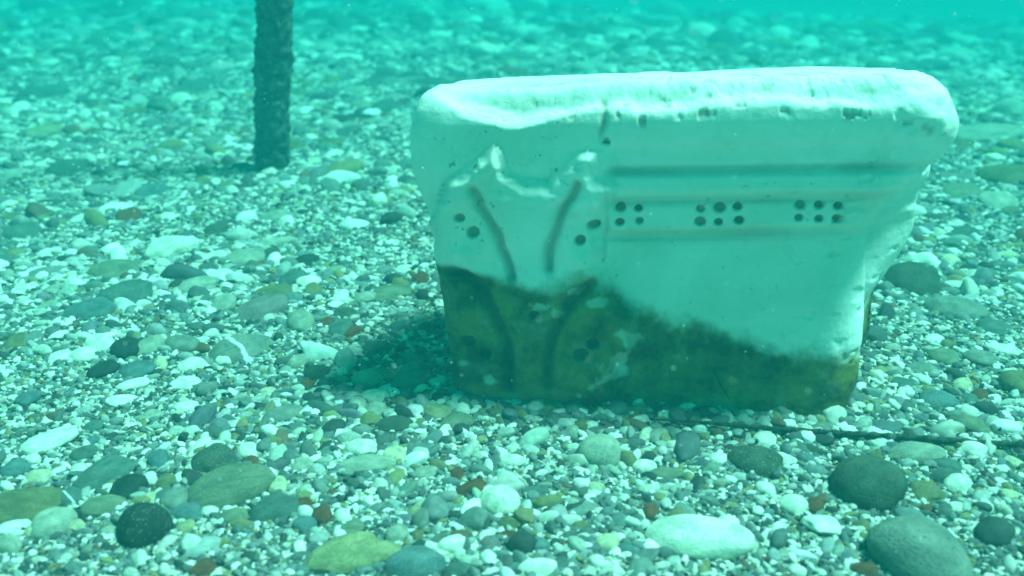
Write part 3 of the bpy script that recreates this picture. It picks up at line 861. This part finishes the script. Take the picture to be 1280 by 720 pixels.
# --- right side
S(1143, 349, 72, 46, 3, 'darkgreen', 'dark grey green oval stone touching the right side of the marble', 'oval', mark='dark oval stone right of the marble')
S(1197, 386, 76, 32, -2, 'grey', 'long grey green stone lying right of and below the dark oval', 'oval', mark='long grey green stone at the right')
S(1259, 220, 70, 40, -2, 'olive', 'big olive grey rounded stone at the right edge', 'round', mark='big olive grey stone at the right edge')
S(1230, 169, 78, 30, -6, 'pale', 'broad pale hazy stone at the right behind the marble corner', 'flat', mark='broad pale hazy stone at the right')
S(1201, 240, 52, 20, -2, 'green', 'pale green oval stone left of and below the big olive grey stone', 'oval')
S(1249, 254, 48, 22, 4, 'pale', 'pale lumpy stone below the big olive grey stone')
S(1198, 222, 50, 17, 0, 'grey', 'grey hazy stone above the pale green oval at the right')
S(1202, 181, 32, 20, 0, 'olive', 'olive hazy stone below the broad pale hazy stone')
S(1205, 293, 34, 20, -4, 'teal', 'dark teal pebble on the right gravel below the pale lumpy stone')
S(1190, 326, 26, 18, -4, 'cream', 'cream round pebble above the dark oval stone', 'round')
S(1143, 287, 18, 11, 0, 'white', 'white pebble beside the right flank of the marble, upper one')
S(1141, 301, 12, 9, 0, 'white', 'smaller white pebble beside the right flank of the marble')
S(1196, 357, 34, 13, -8, 'white', 'white slim pebble right of the dark oval stone')
S(1157, 262, 32, 15, 0, 'grey', 'grey green pebble beside the marble flank at the back')
S(1268, 478, 38, 42, 0, 'olive', 'olive green rounded stone at the right edge of the middle ground', 'round', mark='olive green stone at the right edge')
S(1174, 501, 44, 30, -24, 'blue', 'blue grey speckled stone on the right middle gravel', 'oval', 'speckled', mark='blue grey speckled stone at the right')
S(1256, 437, 46, 14, -4, 'white', 'white slim flat stone near the right edge', 'flat')
S(1226, 447, 42, 24, -6, 'grey', 'grey green oval stone left of the white slim flat one')
S(1180, 446, 38, 22, 0, 'green', 'pale green rounded pebble below the long grey green stone')
S(1186, 430, 20, 14, 0, 'olive', 'small olive pebble above the pale green rounded one at the right')
S(1243, 411, 42, 20, 0, 'teal', 'teal stone right of and below the long grey green stone')
S(1203, 481, 24, 18, 0, 'cream', 'cream pebble to the right of the blue grey speckled stone')
S(1225, 494, 20, 17, 0, 'brown', 'brown pebble left of the olive green stone at the right edge')
S(1212, 499, 22, 18, 0, 'teal', 'dark teal pebble touching the brown one at the right')
S(1242, 499, 18, 12, 0, 'white', 'white pebble to the right of the brown one')
S(1130, 480, 34, 16, 4, 'teal', 'dull teal pebble left of the blue grey speckled stone')
S(1155, 461, 34, 16, 0, 'grey', 'grey pebble above the blue grey speckled stone')
S(1168, 423, 24, 13, 0, 'white', 'white pebble in the gravel below the dark oval stone')
S(1118, 463, 24, 12, 0, 'pale', 'pale pebble right of the lower corner of the marble')
S(1217, 532, 52, 24, -28, 'green', 'green grey stone sloping down right just above the rope', 'oval')
S(1275, 532, 14, 12, 0, 'cream', 'cream pebble at the right edge above the rope')
S(1262, 264, 22, 12, 0, 'olive', 'olive pebble at the right edge below the pale lumpy stone')
S(1258, 320, 24, 16, -30, 'cream', 'cream pebble tilted near the right edge at upper middle')
# --- front right
S(1087, 607, 90, 78, -22, 'darkgreen', 'large dark green round boulder with pitted top at lower right', 'round', 'pitted', mark='large dark green boulder', flat=.75)
S(1152, 694, 136, 86, -24, 'grey', 'huge pale teal grey boulder cut by the bottom edge at lower right', 'round', 'pitted', mark='huge teal grey boulder at bottom right', flat=.7)
S(876, 673, 136, 56, 2, 'white', 'brilliant white long flat stone, the brightest at bottom right of centre', 'flat', 'plain', mark='brilliant white long stone')
S(751, 567, 60, 52, 0, 'pale', 'pale grey ball shaped stone in front of the marble', 'round', mark='pale ball shaped stone', flat=.8)
S(624, 629, 52, 42, -6, 'white', 'bright white domed stone at bottom centre', 'round', mark='bright white domed stone', flat=.75)
S(1035, 519, 76, 30, 4, 'blue', 'flat dark blue grey stone against the marble foot at the right', 'flat', mark='flat blue grey stone at the marble foot')
S(944, 518, 50, 24, -4, 'olive', 'olive cream stone against the middle of the marble foot', 'oval')
S(957, 550, 32, 23, 0, 'white', 'white oval pebble in front of the rope', 'round', mark='white oval pebble below the rope')
S(980, 575, 34, 15, -8, 'white', 'white slim pebble below the white oval one near the rope', 'flat')
S(1148, 566, 70, 30, 10, 'pale', 'pale long stone just under the rope right of the dark boulder', 'oval', mark='pale long stone under the rope')
S(1197, 606, 34, 26, -10, 'white', 'glaring white pebble right of the large dark green boulder', 'round', mark='glaring white pebble at the right')
S(1159, 616, 46, 28, -32, 'olive', 'olive stone sloping down right of the large dark boulder', 'oval')
S(991, 631, 36, 26, -12, 'white', 'white rounded pebble left of the large dark boulder', 'round')
S(1027, 656, 56, 34, -12, 'white', 'angular broken white stone below left of the large dark boulder', 'angular')
S(898, 574, 26, 19, 0, 'white', 'white pebble left of the dark olive stone below the rope', 'round')
S(946, 576, 72, 40, -6, 'darkgreen', 'dark olive mottled stone between white pebbles below the rope', 'oval', 'speckled')
S(917, 523, 18, 13, 0, 'white', 'small white pebble at the marble foot beside the olive cream stone')
S(1018, 632, 24, 20, 0, 'brown', 'dark brown pebble left of the large dark boulder')
S(1186, 582, 38, 19, -3, 'teal', 'teal pebble above the glaring white pebble at the right')
S(1157, 635, 16, 12, 0, 'brown', 'small red brown pebble at the lower right of the large dark boulder')
S(998, 714, 26, 16, 0, 'white', 'white pebble at the bottom edge left of the huge boulder')
S(1080, 713, 36, 20, 0, 'brown', 'brown pebble at the bottom edge touching the huge boulder')
S(1262, 618, 22, 14, -20, 'cream', 'cream pebble near the right edge at the lower right')
S(1253, 587, 20, 12, -4, 'white', 'white pebble near the right edge below the rope')
S(1266, 577, 28, 13, -34, 'cream', 'cream sliver pebble sloping down at the right edge below the rope')
# --- front centre
S(453, 560, 44, 26, -3, 'white', 'broad white domed pebble left of bottom centre', 'round', mark='broad white domed pebble')
S(494, 569, 34, 26, 0, 'cream', 'cream white pebble right of the broad white domed pebble', 'round')
S(457, 581, 76, 24, -4, 'pale', 'pale flat stone spreading under the two white domed pebbles', 'flat')
S(546, 515, 42, 21, -20, 'yellow', 'yellow green oval pebble in front of the left marble foot', 'oval', mark='yellow green oval pebble')
S(570, 529, 48, 24, 24, 'green', 'green oval stone tilted against the yellow green pebble', 'oval')
S(492, 531, 52, 24, -4, 'darkgreen', 'dark green stone left of the yellow green pebble', 'oval')
S(470, 512, 28, 24, 0, 'pale', 'round pale pebble in the pair below the shadow, right one', 'round')
S(447, 508, 26, 24, 0, 'pale', 'round pale pebble in the pair below the shadow, left one', 'round')
S(588, 612, 42, 22, 16, 'brown', 'red brown stone leaning on the bright white domed stone', 'angular')
S(533, 592, 32, 17, 6, 'pale', 'pale oval pebble above the red brown stone')
S(571, 594, 18, 18, 0, 'brown', 'small dark red pebble above the red brown stone')
S(642, 576, 38, 15, -6, 'white', 'white slim pebble above the bright white domed stone', 'flat')
S(735, 533, 36, 19, -6, 'olive', 'olive pebble left of and above the pale ball shaped stone')
S(786, 576, 22, 28, 10, 'olive', 'olive upright pebble right of the pale ball shaped stone')
S(806, 583, 34, 20, 0, 'white', 'white pebble right of the olive upright one')
S(835, 592, 50, 17, 8, 'green', 'pale green slim stone right of the white pebble near the ball')
S(822, 546, 28, 21, -6, 'pale', 'pale teal pebble just below the left end of the rope')
S(716, 541, 21, 22, 10, 'pale', 'pale upright pebble left of the pale ball shaped stone')
S(735, 533 - 19, 30, 18, 8, 'grey', 'grey green pebble against the centre of the marble foot')
S(518, 705, 80, 42, -4, 'blue', 'big blue grey stone at the bottom edge right of the mossy one', 'oval', 'speckled', mark='big blue grey stone at the bottom')
S(481, 690, 44, 30, -8, 'yellow', 'pale yellow stone between the mossy one and the big blue grey one')
S(438, 661, 38, 17, 14, 'green', 'green slim pebble above the large mossy yellow stone')
S(497, 669, 30, 26, -20, 'pale', 'pale tilted pebble above the big blue grey stone at the bottom')
S(551, 688, 32, 15, -38, 'white', 'pinkish white pebble sloping right of the big blue grey stone')
S(675, 681, 30, 20, -6, 'blue', 'blue teal pebble below the bright white domed stone')
S(760, 679, 34, 27, -4, 'cream', 'cream round pebble left of the brilliant white long stone', 'round')
S(787, 687, 32, 21, -4, 'blue', 'blue pebble between the cream round pebble and the brilliant white stone')
S(613, 682, 26, 23, 0, 'mauve', 'pale mauve pebble below the bright white domed stone', 'round')
S(572, 713, 36, 24, 0, 'teal', 'teal rounded pebble at the bottom edge near centre')
S(646, 709, 34, 13, 0, 'blue', 'blue flat pebble at the bottom edge near centre', 'flat')
S(636, 670, 34, 13, -8, 'brown', 'red brown slim pebble under the bright white domed stone')
S(814, 640, 22, 23, 0, 'brown', 'dark brown pebble above the left end of the brilliant white stone')
S(637, 654, 32, 17, 0, 'olive', 'olive pebble touching the underside of the bright white domed stone')
S(770, 714, 24, 20, 20, 'white', 'white pointed pebble at the bottom edge left of the brilliant stone', 'angular')
S(725, 656, 22, 16, 0, 'olive', 'small olive pebble between bright domed and brilliant white stones')
S(520, 640, 24, 17, 0, 'yellow', 'small yellow green pebble left of the red brown slim pebbles')
S(745, 610, 26, 18, -20, 'cream', 'cream pebble below the pale ball shaped stone')
S(528, 650, 26, 34, -10, 'grey', 'grey green pebble upright left of bottom centre')
S(670, 616, 40, 17, 0, 'teal', 'teal flat pebble right of the bright white domed stone', 'flat')
S(848, 507, 44, 17, -4, 'teal', 'dark teal stone under the marble foot left of the olive cream one')
S(690, 516, 24, 14, 0, 'pale', 'pale pebble against the left half of the marble foot')
S(610, 512, 24, 12, 0, 'olive', 'olive pebble under the left corner of the marble')
print('named stones', len(FOOT))

# --- further pebbles, each told apart by colour, size and the stone it lies next to
SIDE = {'left of': (-1, 0.1), 'right of': (1, 0.1), 'behind': (0.1, -1), 'in front of': (-0.1, 1)}
WORDS = {'white': 'white', 'cream': 'cream', 'pale': 'pale grey', 'grey': 'dull grey', 'teal': 'dark teal', 'blue': 'bluish', 'olive': 'olive', 'brown': 'brown', 'dark': 'nearly black', 'green': 'pale green'}
PXR = [(q[0], q[1]) for q in []]
def pixel(p):
    q = CAM_R.transposed() @ (Vector(p) - CAMLOC)
    return CX + F_PX * q.x / -q.z, CY - F_PX * q.y / -q.z
TAKEN = [(o.location.copy(), max(o.scale[0], o.scale[1])) for o in C.objects if o.get('category') in ('stone', 'pebble')]
tries = 0
n_extra = 0
while n_extra < 292 - len(FOOT) and tries < 6000:
    tries += 1
    cx, cy, w, h, mk = random.choice(LANDMARKS)
    side = random.choice(list(SIDE)); dx, dy = SIDE[side]
    col = random.choice(['white', 'white', 'cream', 'pale', 'pale', 'grey', 'teal', 'blue', 'olive', 'brown', 'dark', 'green'])
    lab = f'small {WORDS[col]} pebble close {side} the {mk}' if side not in ('behind', 'in front of') else f'small {WORDS[col]} pebble just {side} the {mk}'
    if lab in LABELS: continue
    px = cx + dx * (w * 0.5 + random.uniform(9, 24)) + random.uniform(-5, 5); py = cy + dy * (h * 0.5 + random.uniform(7, 16)) + random.uniform(-3, 3)
    if not (6 < px < 1274 and 30 < py < 712): continue
    if 505 < px < 1140 and 80 < py < 516: continue
    sz = 15 * (0.55 + 0.6 * py / 720) * random.uniform(.85, 1.35)
    p = at(px, py); rr = sz * 0.6 / F_PX * (p - CAMLOC).length
    if any((p - q).length < (rr + s) * 0.80 for q, s in TAKEN): continue
    S(px, py, sz, sz * random.uniform(.6, .8), random.uniform(-25, 25), col, lab)
    TAKEN.append((p, rr)); n_extra += 1
print('extra stones', n_extra)

# ------------------------------------------------------------------ the rope
def build_rope():
    way = [(812, 524, .010), (870, 527, .011), (930, 533, .009), (1000, 538, .006), (1070, 543, .007), (1140, 547, .007), (1210, 553, .007), (1280, 556, .007), (1350, 560, .006), (1440, 566, .004)]
    pts = [at(x, y, h) for x, y, h in way]
    P = spline([tuple(p) for p in pts], 14)
    n = len(P); V, F = [], []
    na = 10
    for i, p in enumerate(P):
        p = Vector(p); t = (Vector(P[min(i + 1, n - 1)]) - Vector(P[max(i - 1, 0)])).normalized()
        u = t.cross(Vector((0, 0, 1))).normalized(); w = u.cross(t)
        f = i / (n - 1)
        r = (0.0011 + 0.0018 * min(1, f * 2.2)) * (1 + .12 * math.sin(i * 1.9))
        for k in range(na):
            a = k * 2 * math.pi / na + i * 0.45                # the lay of the strands
            rr = r * (1 + 0.16 * math.cos(3 * k * 2 * math.pi / na))
            V.append(p + (u * math.cos(a) + w * math.sin(a)) * rr)
    for i in range(n - 1):
        for k in range(na):
            F.append((i * na + k, i * na + (k + 1) % na, (i + 1) * na + (k + 1) % na, (i + 1) * na + k))
    F.append(tuple(range(na))[::-1]); F.append(tuple((n - 1) * na + k for k in range(na)))
    o = mesh_obj('rope', V, F, simple_noise_material('old_rope', (0.012, 0.018, 0.015, 1), (0.07, 0.085, 0.06, 1), 180))
    tag(o, 'thin dark old rope lying across the pebbles in front of the marble at right', 'rope')
build_rope()

# ------------------------------------------------------------------ gravel: tens of thousands of small pebbles, one object
def build_gravel():
    PTS, SCL, COLS = [], [], []
    pal = np.array([(.80, .80, .76), (.68, .68, .63), (.50, .51, .47), (.33, .36, .34), (.20, .24, .235), (.12, .15, .15), (.055, .07, .07), (.26, .25, .13), (.19, .125, .09), (.16, .20, .22)])
    pal[4:] *= 0.80; pal[0] *= 0.92
    pr = np.array([.10, .06, .09, .15, .20, .18, .09, .07, .02, .04])
    cap_in = (B_RI @ Vector((0, 0, 0)))
    def layer(y0, y1, sp, size, sig, lift, keep=1.0, dark=0.0):
        hw = 0.16 + 0.60 * y1
        nx = int(2 * hw / sp); ny = max(1, int((y1 - y0) / sp))
        gx, gy = np.meshgrid(np.arange(nx), np.arange(ny))
        x = -hw + (gx + rng.random(gx.shape)) * sp; y = y0 + (gy + rng.random(gx.shape)) * sp
        x, y = x.ravel(), y.ravel()
        patch = vnoise(np.stack([x, y, x * 0], -1), 5.0, 33) + 0.5 * vnoise(np.stack([x, y, x * 0], -1), 13.0, 34)
        k = (np.abs(x) < 0.16 + 0.60 * y) & (rng.random(len(x)) < keep * (np.clip(1 + dark * patch, 0.1, 3)))
        # patchy: some areas finer, some coarser
        x, y = x[k], y[k]
        n = len(x)
        s = size * np.exp(rng.normal(0, sig, n)) * 0.5
        s = np.minimum(s, size * 1.3)
        ex = rng.uniform(0.85, 1.6, n); ey = rng.uniform(0.6, 1.0, n); ez = rng.uniform(0.46, 0.88, n)
        z = terrain(x, y) + lift * size * rng.random(n) - 0.1 * size
        ok = np.ones(n, bool)
        for fx, fy, a, b, yaw in FOOT:
            dx, dy = x - fx, y - fy
            m = (np.abs(dx) < max(a, b) + .02) & (np.abs(dy) < max(a, b) + .02)
            if not m.any(): continue
            u = dx * math.cos(yaw) + dy * math.sin(yaw); v = -dx * math.sin(yaw) + dy * math.cos(yaw)
            e = np.hypot(u / (a + s * .25), v / (b + s * .25))
            ok &= ~(m & (e < 0.86))
        # not inside the capital
        loc = (np.stack([x, y, z], -1) - np.array(BASE)) @ np.array(B_R)
        ok &= ~((loc[:, 0] > np.interp(0.02, LZ, LX) + .012) & (loc[:, 0] < np.interp(0.02, RZ, RX) - .006) & (loc[:, 1] > 0.004) & (loc[:, 1] < 0.22))
        pf = pr.copy()
        if y0 >= 1.3: pf[:2] *= 0.7; pf[2:5] *= 1.35; pf[6] *= 0.5; pf /= pf.sum()      # the farther gravel is more even, pale grey: distance haze put into its colours
        ci = rng.choice(len(pal), n, p=pf)
        c = pal[ci] * rng.uniform(.82, 1.12, (n, 1)) * rng.normal(1, .04, (n, 3))
        PTS.append(np.stack([x, y, z], -1)[ok]); SCL.append(np.stack([s * ex, s * ey, s * ez], -1)[ok]); COLS.append(np.clip(c, .02, .85)[ok])
    for y0, y1, sp in ((0.42, 0.75, .0029), (0.75, 1.0, .0032), (1.0, 1.4, .0041), (1.4, 2.0, .0050), (2.0, 3.0, .0072), (3.0, 4.4, .012), (4.4, 8.0, .024)):
        layer(y0, y1, sp, sp * 1.55, .33, 0.5)
        layer(y0, y1, sp * 1.9, sp * 2.6, .30, 0.45 if y0 < .9 else 0.30, .45, 1.6)
        layer(y0, y1, sp * 4.6, sp * 4.6, .34, 0.3 if y0 < .9 else 0.22, .42, 1.8)
    layer(1.3, 3.2, .075, .035, .25, .2, .5)
    layer(3.0, 6.5, .14, .05, .4, .2, .5)
    # stones banked against the foot of the marble
    nb = 620
    lx = rng.uniform(np.interp(0.0, LZ, LX) - .02, np.interp(0.0, RZ, RX) + .03, nb); ly = -np.abs(rng.normal(0, .022, nb)) + 0.004
    wb = np.stack([lx, ly, lx * 0], -1) @ np.array(B_R).T + np.array(BASE)
    sb_ = np.exp(rng.normal(math.log(.0042), .4, nb))
    zb_ = terrain(wb[:, 0], wb[:, 1]) + .002 + 0.007 * rng.random(nb) * np.exp(ly / .02)
    PTS.append(np.stack([wb[:, 0], wb[:, 1], zb_], -1)); SCL.append(np.stack([sb_ * 1.35, sb_, sb_ * .7], -1))
    COLS.append(pal[rng.choice(len(pal), nb, p=pr)] * rng.uniform(.85, 1.1, (nb, 1)))
    P = np.concatenate(PTS); Sx = np.concatenate(SCL); Cc = np.concatenate(COLS)
    n = len(P)
    print('gravel pebbles', n)
    me = bpy.data.meshes.new('gravel')
    me.vertices.add(n); me.vertices.foreach_set('co', P.astype(np.float32).ravel())
    rot = np.stack([rng.normal(0, .28, n), rng.normal(0, .28, n), rng.uniform(0, 6.283, n)], -1)
    for nm, ty, arr, key in (('rot', 'FLOAT_VECTOR', rot, 'vector'), ('scl', 'FLOAT_VECTOR', Sx, 'vector'), ('col', 'FLOAT_COLOR', np.concatenate([Cc, np.ones((n, 1))], 1), 'color')):
        a = me.attributes.new(nm, ty, 'POINT'); a.data.foreach_set(key, arr.astype(np.float32).ravel())
    a = me.attributes.new('pick', 'INT', 'POINT'); a.data.foreach_set('value', rng.integers(0, 8, n).astype(np.int32))
    me.update()
    o = bpy.data.objects.new('gravel', me); C.objects.link(o)
    tag(o, 'fine mixed gravel of white, grey and dark pebbles covering the seabed', 'gravel', kind='stuff')
    ng = bpy.data.node_groups.new('scatter_pebbles', 'GeometryNodeTree')
    ng.interface.new_socket('Geometry', in_out='INPUT', socket_type='NodeSocketGeometry')
    ng.interface.new_socket('Geometry', in_out='OUTPUT', socket_type='NodeSocketGeometry')
    nd, lk = ng.nodes, ng.links
    gi = nd.new('NodeGroupInput'); go = nd.new('NodeGroupOutput')
    inst = nd.new('GeometryNodeInstanceOnPoints'); gti = nd.new('GeometryNodeGeometryToInstance')
    for k in range(8):
        ic = nd.new('GeometryNodeMeshIcoSphere'); ic.inputs['Radius'].default_value = 1.0; ic.inputs['Subdivisions'].default_value = 3
        nz = nd.new('ShaderNodeTexNoise'); nz.noise_dimensions = '4D'
        nz.inputs['Scale'].default_value = 0.75 + 0.12 * (k % 3); nz.inputs['Detail'].default_value = 1.0; nz.inputs['W'].default_value = k * 3.17 + .4
        pos = nd.new('GeometryNodeInputPosition'); lk.new(pos.outputs[0], nz.inputs['Vector'])
        sb = nd.new('ShaderNodeVectorMath'); sb.operation = 'SUBTRACT'; sb.inputs[1].default_value = (.5, .5, .5); lk.new(nz.outputs['Color'], sb.inputs[0])
        mu = nd.new('ShaderNodeVectorMath'); mu.operation = 'SCALE'; mu.inputs['Scale'].default_value = 0.78; lk.new(sb.outputs[0], mu.inputs[0])
        sp = nd.new('GeometryNodeSetPosition'); lk.new(ic.outputs['Mesh'], sp.inputs['Geometry']); lk.new(mu.outputs[0], sp.inputs['Offset'])
        ss = nd.new('GeometryNodeSetShadeSmooth'); lk.new(sp.outputs[0], ss.inputs[0])
        ma = nd.new('GeometryNodeSetMaterial'); ma.inputs['Material'].default_value = GRAVEL; lk.new(ss.outputs[0], ma.inputs['Geometry'])
        lk.new(ma.outputs[0], gti.inputs[0])
    def named(n_, t):
        q = nd.new('GeometryNodeInputNamedAttribute'); q.data_type = t; q.inputs['Name'].default_value = n_; return q.outputs['Attribute']
    lk.new(gi.outputs[0], inst.inputs['Points']); lk.new(gti.outputs[0], inst.inputs['Instance'])
    inst.inputs['Pick Instance'].default_value = True
    lk.new(named('pick', 'INT'), inst.inputs['Instance Index'])
    e2r = nd.new('FunctionNodeEulerToRotation'); lk.new(named('rot', 'FLOAT_VECTOR'), e2r.inputs[0]); lk.new(e2r.outputs[0], inst.inputs['Rotation'])
    lk.new(named('scl', 'FLOAT_VECTOR'), inst.inputs['Scale'])
    lk.new(inst.outputs[0], go.inputs[0])
    o.modifiers.new('scatter_pebbles', 'NODES').node_group = ng
build_gravel()

# ------------------------------------------------------------------ specks drifting in the water
def build_specks():
    m, nt, b = new_mat('drifting_speck'); b.inputs['Base Color'].default_value = (.75, .75, .7, 1)
    V, F = [], []
    for _ in range(900):
        y = random.uniform(0.35, 1.6); x = random.uniform(-.6, .6) * y; z = random.uniform(0.03, 0.42)
        loc = B_RI @ (Vector((x, y, z)) - BASE)
        if -0.3 < loc.x < 0.3 and -0.07 < loc.y < 0.27 and loc.z < 0.36: continue
        s = random.uniform(.0003, .0008)
        i0 = len(V)
        for d in ((1, 0, 0), (-1, 0, 0), (0, 1, 0), (0, -1, 0), (0, 0, 1), (0, 0, -1)):
            V.append((x + d[0] * s * random.uniform(.7, 1.5), y + d[1] * s, z + d[2] * s * random.uniform(.6, 1.2)))
        for t in ((0, 2, 4), (2, 1, 4), (1, 3, 4), (3, 0, 4), (2, 0, 5), (1, 2, 5), (3, 1, 5), (0, 3, 5)):
            F.append(tuple(i0 + q for q in t))
    tag(mesh_obj('drifting_specks', V, F, m), 'pale specks of sediment drifting in the water', 'specks', kind='stuff')
build_specks()

# ------------------------------------------------------------------ the water itself: even haze
def build_haze():
    lo, hi = (-11, -4, -9.0), (11, 15, 1.12)
    V = [(x, y, z) for x in (lo[0], hi[0]) for y in (lo[1], hi[1]) for z in (lo[2], hi[2])]
    F = [(0, 1, 3, 2), (4, 6, 7, 5), (0, 4, 5, 1), (2, 3, 7, 6), (0, 2, 6, 4), (1, 5, 7, 3)]
    m = bpy.data.materials.new('sea_water'); m.use_nodes = True
    nt = m.node_tree; nt.nodes.clear()
    out = nt.nodes.new('ShaderNodeOutputMaterial'); v = nt.nodes.new('ShaderNodeVolumePrincipled')
    v.inputs['Color'].default_value = (0.012, 0.225, 0.245, 1)
    v.inputs['Absorption Color'].default_value = (0.0, 0.58, 0.57, 1)   # water takes the red first
    v.inputs['Density'].default_value = 0.52
    nt.links.new(v.outputs[0], out.inputs['Volume'])
    o = mesh_obj('haze', V, F, m, smooth=False)
    tag(o, kind='stuff')
build_haze()
